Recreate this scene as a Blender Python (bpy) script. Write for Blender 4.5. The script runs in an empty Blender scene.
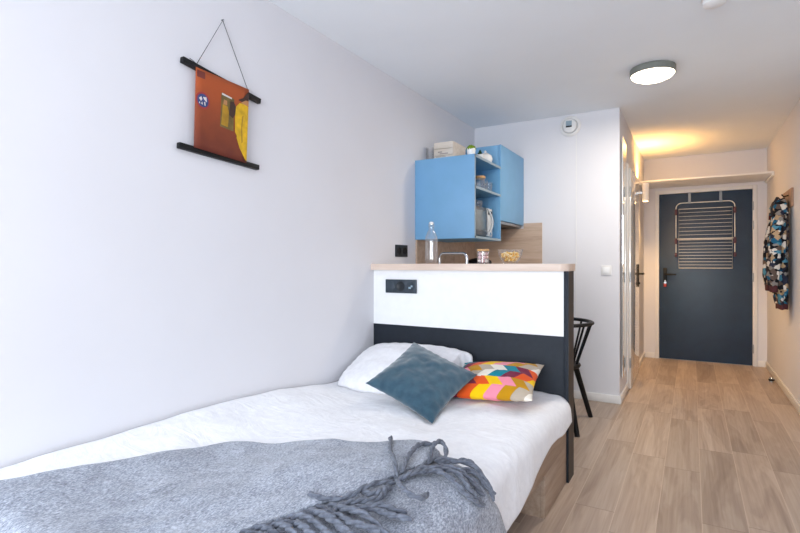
import bpy, bmesh, math, random
from mathutils import Vector, Matrix
from mathutils.bvhtree import BVHTree
random.seed(7)
S = bpy.context.scene
COL = S.collection
PI = math.pi

# ------------------------------------------------------------------ materials
def lin(h):
    h = h.lstrip('#')
    out = []
    for i in (0, 2, 4):
        c = int(h[i:i+2], 16) / 255
        out.append(c/12.92 if c <= .04045 else ((c+.055)/1.055)**2.4)
    return (*out, 1)

class N:
    """small node-tree builder"""
    def __init__(s, name):
        s.m = bpy.data.materials.new(name); s.m.use_nodes = True
        s.t = s.m.node_tree; s.t.nodes.clear()
        s.out = s.t.nodes.new('ShaderNodeOutputMaterial')
    def n(s, kind, **kw):
        nd = s.t.nodes.new('ShaderNode' + kind)
        for k, v in kw.items():
            setattr(nd, k, v)
        return nd
    def l(s, a, b): s.t.links.new(a, b)
    def math(s, op, a, b=None):
        nd = s.n('Math', operation=op)
        for i, v in enumerate((a, b)):
            if v is None: continue
            if isinstance(v, (int, float)): nd.inputs[i].default_value = v
            else: s.l(v, nd.inputs[i])
        return nd.outputs[0]
    def ramp(s, fac, stops, interp='LINEAR'):
        r = s.n('ValToRGB'); r.color_ramp.interpolation = interp
        e = r.color_ramp.elements
        while len(e) < len(stops): e.new(.5)
        for i, (p, c) in enumerate(stops):
            e[i].position = p; e[i].color = lin(c) if isinstance(c, str) else c
        s.l(fac, r.inputs[0]); return r.outputs[0]
    def bsdf(s, rough=.6, metal=0, spec=.5, coat=0, sheen=0):
        b = s.n('BsdfPrincipled')
        b.inputs['Roughness'].default_value = rough; b.inputs['Metallic'].default_value = metal
        b.inputs['Specular IOR Level'].default_value = spec
        b.inputs['Coat Weight'].default_value = coat; b.inputs['Coat Roughness'].default_value = .06
        b.inputs['Sheen Weight'].default_value = sheen
        s.l(b.outputs[0], s.out.inputs[0]); return b
    def coord(s, which='Object', scale=(1, 1, 1)):
        c = s.n('TexCoord'); mp = s.n('Mapping'); mp.inputs['Scale'].default_value = scale
        s.l(c.outputs[which], mp.inputs[0]); return mp.outputs[0]
    def noise(s, vec, scale=5, detail=3, dist=0):
        nd = s.n('TexNoise'); nd.inputs['Scale'].default_value = scale
        nd.inputs['Detail'].default_value = detail; nd.inputs['Distortion'].default_value = dist
        s.l(vec, nd.inputs['Vector']); return nd.outputs['Fac']
    def bump(s, b, h, strength=.2, dist=.002):
        bp = s.n('Bump'); bp.inputs['Strength'].default_value = strength; bp.inputs['Distance'].default_value = dist
        s.l(h, bp.inputs['Height']); s.l(bp.outputs[0], b.inputs['Normal'])

def shade(hexc, k):
    h = hexc.lstrip('#')
    return '#' + ''.join('%02x' % max(0, min(255, round(int(h[i:i+2], 16)*k))) for i in (0, 2, 4))

def plain(name, c, rough=.5, metal=0, spec=.5, coat=0, var=.03, nscale=18, bump=0, sheen=0):
    m = N(name); b = m.bsdf(rough, metal, spec, coat, sheen)
    v = m.coord()
    f = m.noise(v, nscale, 3)
    m.l(m.ramp(f, [(.3, shade(c, 1-var)), (.7, shade(c, 1+var))]), b.inputs['Base Color'])
    if bump:
        m.bump(b, m.noise(m.coord(), 180, 2), bump, .001)
    return m.m

def wood(name, c1, c2, axis='Y', rough=.55, scale=1.0, c3=None):
    m = N(name); b = m.bsdf(rough)
    st = {'X': (1.2, 14, 14), 'Y': (14, 1.2, 14), 'Z': (14, 14, 1.2)}[axis]
    v = m.coord('Object', tuple(k*scale for k in st))
    f = m.noise(v, 1.6, 6, .6)
    g = m.noise(m.coord('Object', tuple(k*scale*4 for k in st)), 2.2, 4, .2)
    mix = m.math('ADD', m.math('MULTIPLY', f, .7), m.math('MULTIPLY', g, .3))
    m.l(m.ramp(mix, [(.32, c2), (.52, c1), (.7, c3 or shade(c1, 1.06))]), b.inputs['Base Color'])
    m.bump(b, g, .12, .001)
    return m.m

def glassy(name, tint='#ffffff', refl=.9):
    m = N(name)
    tr = m.n('BsdfTransparent'); tr.inputs[0].default_value = lin(tint)
    gl = m.n('BsdfGlossy'); gl.inputs['Roughness'].default_value = .03
    lw = m.n('LayerWeight'); lw.inputs[0].default_value = .22
    fac = m.math('ADD', m.math('MULTIPLY', lw.outputs['Facing'], .5*refl), .07)
    mx = m.n('MixShader'); m.l(fac, mx.inputs[0]); m.l(tr.outputs[0], mx.inputs[1]); m.l(gl.outputs[0], mx.inputs[2])
    m.l(mx.outputs[0], m.out.inputs[0]); return m.m

def emit(name, c, strength):
    m = N(name); e = m.n('Emission'); e.inputs[0].default_value = lin(c); e.inputs[1].default_value = strength
    m.l(e.outputs[0], m.out.inputs[0]); return m.m

def floor_mat():
    m = N('oak_vinyl_planks'); b = m.bsdf(.42, spec=.4)
    tc = m.n('TexCoord'); sx = m.n('SeparateXYZ'); m.l(tc.outputs['Object'], sx.inputs[0])
    W, L = .178, 1.05
    u = m.math('DIVIDE', m.math('ADD', sx.outputs[0], -.048 + 20*W), W)
    row = m.math('FLOOR', u); fu = m.math('FRACT', u)
    wn = m.n('TexWhiteNoise', noise_dimensions='1D'); m.l(m.math('ADD', row, .37), wn.inputs['W'])
    v = m.math('ADD', m.math('DIVIDE', sx.outputs[1], L), m.math('MULTIPLY', wn.outputs['Value'], 3.0))
    cell = m.math('FLOOR', v); fv = m.math('FRACT', v)
    cx = m.n('CombineXYZ'); m.l(row, cx.inputs[0]); m.l(cell, cx.inputs[1])
    pid = m.n('TexWhiteNoise', noise_dimensions='3D'); m.l(cx.outputs[0], pid.inputs['Vector'])
    # grain, shifted for every plank
    sc = m.n('VectorMath', operation='MULTIPLY'); sc.inputs[1].default_value = (8, 1.0, 1)
    m.l(tc.outputs['Object'], sc.inputs[0])
    of = m.n('VectorMath', operation='SCALE'); m.l(pid.outputs['Color'], of.inputs[0]); of.inputs['Scale'].default_value = 30
    ad = m.n('VectorMath', operation='ADD'); m.l(sc.outputs[0], ad.inputs[0]); m.l(of.outputs[0], ad.inputs[1])
    f1 = m.noise(ad.outputs[0], 1.0, 4, .7)
    s2 = m.n('VectorMath', operation='MULTIPLY'); s2.inputs[1].default_value = (8, 1.6, 1); m.l(ad.outputs[0], s2.inputs[0])
    f2 = m.noise(s2.outputs[0], 1.3, 4, .4)
    rings = m.math('FRACT', m.math('MULTIPLY', f1, 7))
    rings = m.math('ABSOLUTE', m.math('SUBTRACT', rings, .5))
    mix = m.math('ADD', m.math('ADD', m.math('MULTIPLY', f1, .55), m.math('MULTIPLY', f2, .30)), m.math('MULTIPLY', rings, .15))
    col = m.ramp(mix, [(.26, '#8f7c6e'), (.45, '#ac998a'), (.66, '#c4b4a6')])
    tint = m.ramp(pid.outputs['Value'], [(0, (.83, .82, .815, 1)), (1, (1.12, 1.12, 1.12, 1))])
    mu = m.n('MixRGB', blend_type='MULTIPLY'); mu.inputs[0].default_value = 1
    m.l(col, mu.inputs[1]); m.l(tint, mu.inputs[2])
    ex = m.math('LESS_THAN', m.math('MINIMUM', fu, m.math('SUBTRACT', 1, fu)), .011)
    ey = m.math('LESS_THAN', m.math('MINIMUM', fv, m.math('SUBTRACT', 1, fv)), .0022)
    sm = m.n('MixRGB'); m.l(m.math('MULTIPLY', ex, .55), sm.inputs[0]); m.l(mu.outputs[0], sm.inputs[1]); sm.inputs[2].default_value = lin('#cdbba9')
    sy = m.n('MixRGB'); m.l(m.math('MULTIPLY', ey, .6), sy.inputs[0]); m.l(sm.outputs[0], sy.inputs[1]); sy.inputs[2].default_value = lin('#6f5f52')
    m.l(sy.outputs[0], b.inputs['Base Color'])
    m.bump(b, mix, .15, .001)
    return m.m

def cloth_mat(name, c1, c2, scale=60, rough=.9, sheen=.2, wr=0, wscale=9, stretch=(1, 1, 1), mid=.5):
    m = N(name); b = m.bsdf(rough, spec=.15, sheen=sheen)
    f = m.noise(m.coord('Object', stretch), scale, 4)
    m.l(m.ramp(f, [(mid-.18, c1), (mid+.18, c2)]), b.inputs['Base Color'])
    h = m.noise(m.coord(), 420, 2)
    if wr:
        w = m.noise(m.coord('Object', (1, 1.7, 1)), wscale, 5, 1.8)
        h = m.math('ADD', m.math('MULTIPLY', h, .08), m.math('MULTIPLY', w, wr))
        m.bump(b, h, .55, .012)
    else:
        m.bump(b, h, .3, .0015)
    return m.m

def wool_mat():
    m = N('blue_grey_wool'); b = m.bsdf(.95, spec=.1, sheen=.3)
    a = m.noise(m.coord('Object', (2.6, 1, 1.2)), 105, 4, .5)
    c = m.noise(m.coord(), 16, 3)
    d = m.noise(m.coord(), 260, 2)
    x = m.math('ADD', m.math('ADD', m.math('MULTIPLY', a, .6), m.math('MULTIPLY', c, .2)), m.math('MULTIPLY', d, .2))
    m.l(m.ramp(x, [(.36, '#686c76'), (.5, '#959ba8'), (.64, '#c3c9d4')]), b.inputs['Base Color'])
    m.bump(b, x, .5, .006)
    return m.m

def pattern_mat():
    m = N('patchwork_print'); b = m.bsdf(.85, spec=.15, sheen=.1)
    tc = m.n('TexCoord'); sx = m.n('SeparateXYZ'); m.l(tc.outputs['UV'], sx.inputs[0])
    v = m.math('MULTIPLY', sx.outputs[1], 6.0)
    row = m.math('FLOOR', v); fv = m.math('FRACT', v)
    odd = m.math('SUBTRACT', m.math('MULTIPLY', m.math('MODULO', row, 2), 2), 1)
    sh = m.math('MULTIPLY', m.math('MULTIPLY', fv, odd), .6)
    u = m.math('ADD', m.math('MULTIPLY', sx.outputs[0], 6.6), sh)
    u = m.math('ADD', u, m.math('MULTIPLY', m.math('MODULO', row, 2), .6))
    cell = m.math('FLOOR', m.math('ADD', u, 10))
    k = m.math('ADD', m.math('MULTIPLY', cell, 3.0), m.math('MULTIPLY', row, 2.0))
    # every cell a colour of its own; eight prints in an order that never puts equals side by side
    idx = m.math('DIVIDE', m.math('ADD', m.math('MODULO', k, 8), .5), 8)
    cols = ['#e8e0d2', '#e2571f', '#c08a12', '#0d8292', '#f2c40c', '#b8a997', '#7a2440', '#f08fa2']
    c = m.ramp(idx, [(i/8, cc) for i, cc in enumerate(cols)], 'CONSTANT')
    m.l(c, b.inputs['Base Color'])
    m.bump(b, m.noise(m.coord(), 420, 2), .25, .0015)
    return m.m

def jacket_mat():
    m = N('abstract_print_cloth'); b = m.bsdf(.75, spec=.2)
    v = m.coord('Object', (1.0, 1.0, 1.25))
    d = m.n('VectorMath', operation='ADD')
    vo = m.n('TexVoronoi', distance='MANHATTAN'); vo.inputs['Scale'].default_value = 25
    m.l(v, vo.inputs['Vector'])
    s = m.n('SeparateColor'); m.l(vo.outputs['Color'], s.inputs[0])
    c = m.ramp(s.outputs[0], [(0, '#12141c'), (.28, '#ad9475'), (.42, '#262a3c'), (.56, '#d2cec8'), (.69, '#5f5049'), (.80, '#1c5a7c'), (.88, '#85807d'), (.95, '#4b86a0')], 'CONSTANT')
    m.l(c, b.inputs['Base Color'])
    return m.m

def poster_mat():
    m = N('orange_print'); b = m.bsdf(.55, spec=.25)
    tc = m.n('TexCoord'); sx = m.n('SeparateXYZ'); m.l(tc.outputs['UV'], sx.inputs[0])
    f = m.math('ADD', sx.outputs[1], m.math('MULTIPLY', m.noise(m.coord(), 14, 4), .35))
    m.l(m.ramp(f, [(.1, '#5e2c25'), (.55, '#86422a'), (1, '#a9522c')]), b.inputs['Base Color'])
    return m.m

def popcorn_mat():
    m = N('yellow_popcorn'); b = m.bsdf(.75, spec=.2)
    m.l(m.ramp(m.noise(m.coord(), 95, 2), [(.4, '#e2a03a'), (.5, '#f0c860'), (.62, '#f8eac4')]), b.inputs['Base Color'])
    return m.m

def mirror_mat():
    m = N('mirror_glass'); b = m.bsdf(.02, 1); b.inputs['Base Color'].default_value = lin('#e8ecec'); return m.m

M = {
 'wall': plain('white_wall_paint', '#dfdee2', .85, spec=.2, var=.006, nscale=3, bump=.12),
 'ceil': plain('ceiling_paint', '#eff3f7', .9, spec=.15, var=.006, nscale=3, bump=.1),
 'trim': plain('white_trim_paint', '#e6e4e2', .5, var=.01),
 'doorwhite': plain('glossy_white_lacquer', '#dcd8d3', .16, var=.01, coat=.9),
 'floor': floor_mat(),
 'white': plain('white_laminate', '#eeeeee', .45, var=.008),
 'navy': plain('charcoal_blue_laminate', '#1e242d', .6, spec=.3, var=.05, nscale=40),
 'doornavy': plain('slate_blue_door_paint', '#283c53', .42, var=.06, nscale=6),
 'darkedge': plain('black_brown_edge', '#2c2724', .5, var=.05),
 'blue': plain('sky_blue_laminate', '#74a6cd', .5, var=.015, nscale=8),
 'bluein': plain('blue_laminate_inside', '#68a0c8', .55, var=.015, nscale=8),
 'edge': plain('grey_edge_band', '#8fa3b0', .5, var=.02),
 'counter': wood('pale_oak_laminate', '#dac5b5', '#ceb7a5', 'X', .5, c3='#e3d2c4'),
 'bedwood': wood('bed_oak', '#ab9480', '#967d69', 'Y', .6, c3='#b8a38f'),
 'splash': wood('backsplash_oak', '#c0a792', '#ab917d', 'X', .55, c3='#cab29f'),
 'crate': wood('pale_crate_wood', '#d9cdc0', '#cbbcab', 'X', .7),
 'plaque': wood('plaque_wood', '#a08069', '#84664f', 'Z', .6),
 'lidwood': wood('bamboo_lid', '#c79a68', '#b3834f', 'X', .5, 2),
 'black': plain('black_paint', '#0d0d0f', .5, spec=.3, var=.08),
 'socket': plain('anthracite_plastic', '#2f3a44', .4, var=.04),
 'socketdark': plain('dark_socket_hole', '#141a20', .5, var=.04),
 'chrome': plain('chrome', '#cfd2d6', .12, 1, var=.01),
 'steel': plain('brushed_steel', '#a9abad', .32, 1, var=.04, nscale=30),
 'silver': plain('silver_plastic', '#c3c6c8', .3, var=.02),
 'mwglass': plain('microwave_window', '#6d7373', .12, var=.05),
 'mwdark': plain('dark_grey_steel', '#55585a', .3, .6, var=.04),
 'rackwhite': plain('cream_wire_coating', '#f6f1e8', .4, var=.02),
 'maroon': plain('maroon_plastic', '#4d1822', .45, var=.04),
 'strap': plain('grey_strap', '#9aa1aa', .5, var=.02),
 'red': plain('red_tag', '#a8362b', .5, var=.05),
 'duvet': cloth_mat('white_cotton', '#f0f1f5', '#f7f8fb', 40, .9, .15, 1.3, 5),
 'pillow': cloth_mat('white_pillow_cotton', '#ebeaed', '#f4f3f5', 40, .9, .15, .5, 8),
 'velvet': cloth_mat('teal_velvet', '#2d4858', '#3b5867', 26, .8, .55, .35, 9),
 'wool': wool_mat(),
 'fringe': cloth_mat('dark_fringe_wool', '#565a65', '#737884', 90, .95, .2),
 'pattern': pattern_mat(),
 'jacket': jacket_mat(),
 'jacketdark': plain('dark_ribbing', '#1f1a22', .8, var=.1),
 'trimred': plain('dark_red_ribbing', '#4b2026', .8, var=.1),
 'glass': glassy('clear_glass'),
 'mirror': mirror_mat(),
 'porcelain': plain('white_porcelain', '#e9e7e4', .2, var=.01),
 'moss': plain('green_moss', '#6f8a1c', .9, var=.3, nscale=160),
 'leaf': plain('dark_leaf', '#234a2a', .6, var=.25, nscale=60),
 'popcorn': popcorn_mat(),
 'marsh': plain('pink_marshmallow', '#e6c3c6', .9, var=.04, nscale=40),
 'marshw': plain('white_marshmallow', '#ece6e2', .9, var=.02, nscale=40),
 'poster': poster_mat(),
 'pmaroon': plain('print_maroon', '#6e2a22', .55), 'pred': plain('print_red', '#99302f', .55), 'pblue': plain('print_blue', '#2d3f74', .55),
 'pwhite': plain('print_white', '#d8d3d0', .55), 'pyellow': plain('print_yellow', '#d2a60e', .55, var=.12, nscale=25),
 'pochre': plain('print_ochre', '#a87f16', .55, var=.1, nscale=25), 'pdark': plain('print_dark_brown', '#3a2018', .55),
 'pskin': plain('print_tan', '#b98052', .55), 'pmirror': plain('print_olive_brown', '#6d5a2c', .55, var=.15, nscale=25),
 'lampdiff': emit('lamp_diffuser_glow', '#fff0d6', 9.0),
 'warmglow': emit('warm_bulb_glow', '#ffcf8a', 18.0),
 'lampring': plain('dark_grey_metal', '#7c7f79', .5, .1, var=.05),
 'hoodgrey': plain('hood_dark_grey', '#40444a', .4, var=.05),
 'mark': plain('crate_print_ink', '#9a8d86', .7),
}

# ------------------------------------------------------------------ mesh builder
class MB:
    def __init__(s): s.bm = bmesh.new()
    def _mi(s, faces, mi):
        for f in faces: f.material_index = mi
    def box(s, x0, x1, y0, y1, z0, z1, bev=0, mi=0, seg=2, M4=None):
        c = [(x, y, z) for z in (z0, z1) for y in (y0, y1) for x in (x0, x1)]
        v = [s.bm.verts.new(Vector(p) if M4 is None else M4 @ Vector(p)) for p in c]
        fs = [s.bm.faces.new([v[i] for i in q]) for q in ((0, 2, 3, 1), (4, 5, 7, 6), (0, 1, 5, 4), (1, 3, 7, 5), (3, 2, 6, 7), (2, 0, 4, 6))]
        s._mi(fs, mi)
        if bev:
            es = list({e for f in fs for e in f.edges})
            r = bmesh.ops.bevel(s.bm, geom=es, offset=bev, segments=seg, affect='EDGES', profile=.5)
            s._mi(r['faces'], mi)
        return s
    def ring(s, pts): return [s.bm.verts.new(p) for p in pts]
    def bridge(s, a, b, mi=0, closed=True):
        n = len(a)
        for i in range(n if closed else n-1):
            j = (i+1) % n
            try: s.bm.faces.new((a[i], a[j], b[j], b[i])).material_index = mi
            except ValueError: pass
    def cap(s, r, mi=0, flip=False):
        s.bm.faces.new(r[::-1] if flip else r).material_index = mi
    def tube(s, pts, r, seg=10, closed=False, mi=0, flat=None, up=None):
        """pts polyline; r number or list; flat=(w,h) makes an elliptical section"""
        pts = [Vector(p) for p in pts]; n = len(pts)
        rr = r if isinstance(r, (list, tuple)) else [r]*n
        rings = []; nrm = None
        for i, p in enumerate(pts):
            if closed: t = pts[(i+1) % n] - pts[i-1]
            else: t = pts[min(i+1, n-1)] - pts[max(i-1, 0)]
            t.normalize()
            if up is not None: a = (Vector(up) - t*t.dot(Vector(up))).normalized()
            else:
                if nrm is None:
                    ref = Vector((0, 0, 1)) if abs(t.z) < .9 else Vector((1, 0, 0))
                    nrm = (ref - t*t.dot(ref)).normalized()
                else:
                    nrm = (nrm - t*t.dot(nrm))
                    nrm = nrm.normalized() if nrm.length > 1e-6 else t.orthogonal().normalized()
                a = nrm
            b = t.cross(a)
            fx, fy = flat if flat else (1, 1)
            rings.append(s.ring([p + (a*math.cos(k*2*PI/seg)*fx + b*math.sin(k*2*PI/seg)*fy)*rr[i] for k in range(seg)]))
        for i in range(n-1): s.bridge(rings[i], rings[i+1], mi)
        if closed: s.bridge(rings[-1], rings[0], mi)
        else: s.cap(rings[0], mi, True); s.cap(rings[-1], mi)
        return s
    def cyl(s, p0, p1, r0, r1=None, seg=20, mi=0): return s.tube([p0, p1], [r0, r0 if r1 is None else r1], seg, mi=mi)
    def lathe(s, prof, c, seg=28, mi=0, axis='Z', closed=False):
        """prof: list of (radius, height) along the axis from point c"""
        c = Vector(c); ax = {'Z': (Vector((1, 0, 0)), Vector((0, 1, 0)), Vector((0, 0, 1))), 'X': (Vector((0, 1, 0)), Vector((0, 0, 1)), Vector((1, 0, 0))),
                             'Y': (Vector((0, 0, 1)), Vector((1, 0, 0)), Vector((0, 1, 0)))}[axis]
        prev = first = None
        for r, h in prof:
            cc = c + ax[2]*h
            if r < 1e-5: cur = [s.bm.verts.new(cc)]
            else: cur = s.ring([cc + (ax[0]*math.cos(k*2*PI/seg) + ax[1]*math.sin(k*2*PI/seg))*r for k in range(seg)])
            if prev:
                if len(prev) == 1 and len(cur) > 1:
                    for i in range(seg): s.bm.faces.new((prev[0], cur[(i+1) % seg], cur[i])).material_index = mi
                elif len(cur) == 1 and len(prev) > 1:
                    for i in range(seg): s.bm.faces.new((prev[i], prev[(i+1) % seg], cur[0])).material_index = mi
                elif len(cur) > 1: s.bridge(prev, cur, mi)
            prev = cur; first = first or cur
        if closed and len(prev) > 1 and len(first) > 1: s.bridge(prev, first, mi)
        return s
    def blob(s, c, r, sc=(1, 1, 1), sub=2, mi=0, jit=0):
        g = bmesh.ops.create_icosphere(s.bm, subdivisions=sub, radius=r)
        for v in g['verts']:
            k = 1 + random.uniform(-jit, jit)
            v.co = Vector((v.co.x*sc[0]*k, v.co.y*sc[1]*k, v.co.z*sc[2]*k)) + Vector(c)
        for f in {f for v in g['verts'] for f in v.link_faces}: f.material_index = mi
        return s
    def poly(s, pts, mi=0):
        s.bm.faces.new([s.bm.verts.new(p) for p in pts]).material_index = mi; return s
    def build(s, name, mats, parent=None, org=None, ang=40, keep_uv=False):
        if not isinstance(mats, (list, tuple)): mats = [mats]
        me = bpy.data.meshes.new(name)
        bmesh.ops.recalc_face_normals(s.bm, faces=s.bm.faces)
        o = bpy.data.objects.new(name, me); COL.objects.link(o)
        if parent is not None:
            o.parent = parent; base = wloc(parent)
        else:
            if org is None:
                vs = [v.co for v in s.bm.verts]
                lo = [min(v[i] for v in vs) for i in range(3)]; hi = [max(v[i] for v in vs) for i in range(3)]
                org = ((lo[0]+hi[0])/2, (lo[1]+hi[1])/2, lo[2])
            base = Vector(org); o.location = base
        for v in s.bm.verts: v.co -= base
        s.bm.to_mesh(me); s.bm.free()
        for m in mats: me.materials.append(m)
        me.shade_smooth(); me.set_sharp_from_angle(angle=math.radians(ang))
        return o

def wloc(o):
    p = Vector((0, 0, 0))
    while o is not None: p = p + o.location; o = o.parent
    return p
def tag(o, label=None, cat=None, group=None, kind=None):
    for k, v in (('label', label), ('category', cat), ('group', group), ('kind', kind)):
        if v: o[k] = v
    return o
def thing(name, label, cat, loc, group=None):
    o = bpy.data.objects.new(name, None); COL.objects.link(o); o.location = loc; o.empty_display_size = .1
    return tag(o, label, cat, group)
def struct(name, mb, mat, parent=None):
    o = mb.build(name, mat, parent)
    if parent is None: tag(o, kind='structure')
    return o
def copy_tree(o, parent=None):
    c = o.copy(); COL.objects.link(c)
    if parent is not None: c.parent = parent
    for ch in list(o.children): copy_tree(ch, c)
    return c

# ------------------------------------------------------------------ room shell
XL, XR = -1.82, .735          # side walls
YK, YB, YF = 4.55, 7.0, -2.5  # kitchen wall, hall end, window wall
XH = -.525                    # left side of the hall
ZC = 2.485
T = .12
struct('floor', MB().box(XL-T, XR+T, YF-T, YB+T, -.1, 0), M['floor'])
struct('ceiling', MB().box(XL-T, XR+T, YF-T, YB+T, ZC, ZC+.1), M['ceil'])
struct('wall_left', MB().box(XL-T, XL, YF-T, YB+T, 0, ZC), M['wall'])
struct('wall_right', MB().box(XR, XR+T, YF-T, YB+T, 0, ZC), M['wall'])
struct('wall_kitchen', MB().box(XL, XH-.1, YK, YK+.1, 0, ZC), M['wall'])
struct('wall_hall', MB().box(XH-.1, XH, YK, YB, 0, ZC), M['wall'])
DX0, DX1, DZ = -.352, .6, 2.035
w = MB(); w.box(XH, DX0-.03, YB, YB+T, 0, ZC); w.box(DX1+.03, XR, YB, YB+T, 0, ZC); w.box(DX0-.03, DX1+.03, YB, YB+T, DZ+.03, ZC)
struct('wall_back', w, M['wall'])
WX0, WX1, WZ0, WZ1 = -1.35, .6, .25, 2.3
w = MB(); w.box(XL, WX0, YF-T, YF, 0, ZC); w.box(WX1, XR, YF-T, YF, 0, ZC); w.box(WX0, WX1, YF-T, YF, 0, WZ0); w.box(WX0, WX1, YF-T, YF, WZ1, ZC)
struct('wall_front', w, M['wall'])
w = MB(); y0, y1 = YF-.09, YF-.03
w.box(WX0, WX0+.06, y0, y1, WZ0, WZ1); w.box(WX1-.06, WX1, y0, y1, WZ0, WZ1); w.box(WX0+.06, WX1-.06, y0, y1, WZ0, WZ0+.06); w.box(WX0+.06, WX1-.06, y0, y1, WZ1-.06, WZ1); w.box(-.405, -.345, y0, y1, WZ0+.06, WZ1-.06)
wi = struct('window_1', w, M['trim'])
MB().box(WX0+.06, -.405, YF-.065, YF-.055, WZ0+.06, WZ1-.06).build('pane', M['glass'], wi)
MB().box(-.345, WX1-.06, YF-.065, YF-.055, WZ0+.06, WZ1-.06).build('pane', M['glass'], wi)
# baseboards
BH, BT = .068, .014
struct('baseboard_kitchen', MB().box(XL+.62, XH+BT, YK-BT, YK, 0, BH, .003), M['trim'])
struct('baseboard_hall', MB().box(XH, XH+BT, YK+.0005, 5.085, 0, BH, .003).box(XH, XH+BT, 6.02, YB-.001, 0, BH, .003), M['trim'])
struct('baseboard_right', MB().box(XR-BT, XR, YF+.02, YB-.001, 0, BH, .003), M['trim'])
struct('baseboard_back', MB().box(XH+BT+.001, DX0-.05, YB-BT, YB, 0, BH, .003).box(DX1+.05, XR-BT-.001, YB-BT, YB, 0, BH, .003), M['trim'])
struct('baseboard_left', MB().box(XL, XL+BT, YF+.02, .5, 0, BH, .003), M['trim'])
struct('trim_1', MB().box(-.876, -.871, YK-.003, YK-.0005, BH, ZC-.012), M['trim'])

# entrance door
dr = MB().box(DX0, DX1, YB+.004, YB+.05, .006, DZ, .002).build('door_1', M['doornavy']); tag(dr, kind='structure')
f = MB(); fw = .045
f.box(DX0-fw, DX0-.002, YB-.014, YB+.06, 0, DZ+fw, .004); f.box(DX1+.002, DX1+fw, YB-.014, YB+.06, 0, DZ+fw, .004); f.box(DX0-.002, DX1+.002, YB-.014, YB+.06, DZ+.002, DZ+fw, .004)
f.build('door_frame', M['trim'], dr)
hb = MB(); hb.box(-.308, -.266, YB-.006, YB+.005, .905, 1.125, .003).build('handle_plate', M['black'], dr)
hb = MB(); hb.cyl((-.287, YB-.004, 1.045), (-.287, YB-.055, 1.045), .011, seg=14); hb.tube([(-.293, YB-.052, 1.045), (-.22, YB-.052, 1.045), (-.166, YB-.05, 1.044)], [.0115, .011, .0095], 12)
hb.build('door_handle', M['black'], dr)
MB().cyl((-.287, YB-.003, .945), (-.287, YB-.02, .945), .014, seg=16).build('lock_cylinder', M['steel'], dr)
for z in (.2, 1.02, 1.62, 1.84):
    MB().cyl((DX1+.003, YB-.016, z-.05), (DX1+.003, YB-.016, z+.05), .008, seg=12).build('hinge', M['steel'], dr)
k = thing('key_tag', 'small red tag hanging from the lock under the black handle of the dark door', 'key tag', (-.287, YB-.03, .9))
MB().tube([(-.287, YB-.021 - .004*abs(math.sin(a)), .945 - .012 + .012*math.cos(a)) for a in [i*PI/6 for i in range(13)]], .0018, 6).box(-.294, -.28, YB-.0245, YB-.0215, .95, .975, .001).build('key', M['steel'], k)
MB().box(-.302, -.272, YB-.029, YB-.0235, .89, .933, .003).build('tag', M['red'], k)

# bathroom door on the hall's left side (surface-hung leaf, handle on the far side)
BX = XH + .034
d2 = MB().box(XH+.006, BX, 5.12, 5.95, .008, 2.07, .002).build('door_2', M['doorwhite']); tag(d2, kind='structure')
f = MB(); f.box(XH+.0002, XH+.014, 5.085, 5.118, 0, 2.11, .002); f.box(XH+.0002, XH+.014, 5.952, 5.99, 0, 2.11, .002); f.box(XH+.0002, XH+.014, 5.118, 5.952, 2.074, 2.11, .002)
f.build('door_frame', M['trim'], d2)
MB().box(BX-.001, BX+.006, 5.84, 5.88, .93, 1.17, .002).build('handle_plate', M['black'], d2)
hb = MB(); hb.cyl((BX, 5.86, 1.07), (BX+.05, 5.86, 1.07), .01, seg=14); hb.tube([(BX+.048, 5.866, 1.07), (BX+.05, 5.8, 1.07), (BX+.047, 5.745, 1.07)], [.011, .0105, .009], 12); hb.cyl((BX+.003, 5.86, .97), (BX+.016, 5.86, .97), .012, seg=12)
hb.build('door_handle', M['black'], d2)
for z in (.25, 1.05, 1.85):
    MB().cyl((XH+.03, 5.112, z-.045), (XH+.03, 5.112, z+.045), .007, seg=12).build('hinge', M['steel'], d2)

# tall mirror between corner and bathroom door
mi = thing('wall_mirror', 'tall narrow frameless mirror on the hall side of the corner, beside the white door', 'mirror', (XH+.008, 4.8, .22))
MB().box(XH+.0005, XH+.006, 4.605, 4.985, .215, 2.25).build('backing', M['trim'], mi)
for o_ in (MB().box(XH+.0062, XH+.010, 4.6, 4.99, .21, 2.255).build('mirror_glass', M['mirror'], mi),):
    pass
mi.location.x = XH+.012; mi.rotation_euler.z = math.radians(2.0)

# hall shelf above the entrance door
sh = thing('hall_shelf', 'long white shelf spanning the hall high above the dark door', 'shelf', ((XH+XR)/2, 6.7, 2.10))
MB().box(XH+.001, XR-.001, 6.4, YB-.001, 2.113, 2.133, .002).build('shelf_board', M['white'], sh)
MB().box(XR-.022, XR-.001, 6.41, YB-.01, 2.09, 2.1125, .002).build('bracket', M['white'], sh)
MB().box(XH+.001, XH+.022, 6.41, YB-.01, 2.09, 2.1125, .002).build('bracket', M['white'], sh)

# wall lamp (up and down light)
wl = thing('wall_lamp', 'white cylinder wall light glowing up and down beside the hall shelf', 'wall light', (XH+.085, 6.1, 1.86))
MB().box(XH+.0005, XH+.012, 6.06, 6.14, 1.9, 2.02, .003).box(XH+.011, XH+.056, 6.085, 6.115, 1.945, 1.975, .002).build('wall_mount', M['steel'], wl)
MB().lathe([(.026, .006), (.033, 0), (.033, .2), (.026, .194)], (XH+.085, 6.1, 1.86), 28).build('lamp_shade', M['white'], wl)
MB().lathe([(0, 0), (.0255, 0)], (XH+.085, 6.1, 1.8615), 24).build('bulb', M['warmglow'], wl)
MB().lathe([(0, 0), (.0255, 0)], (XH+.085, 6.1, 2.0585), 24).build('bulb', M['warmglow'], wl)

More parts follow.
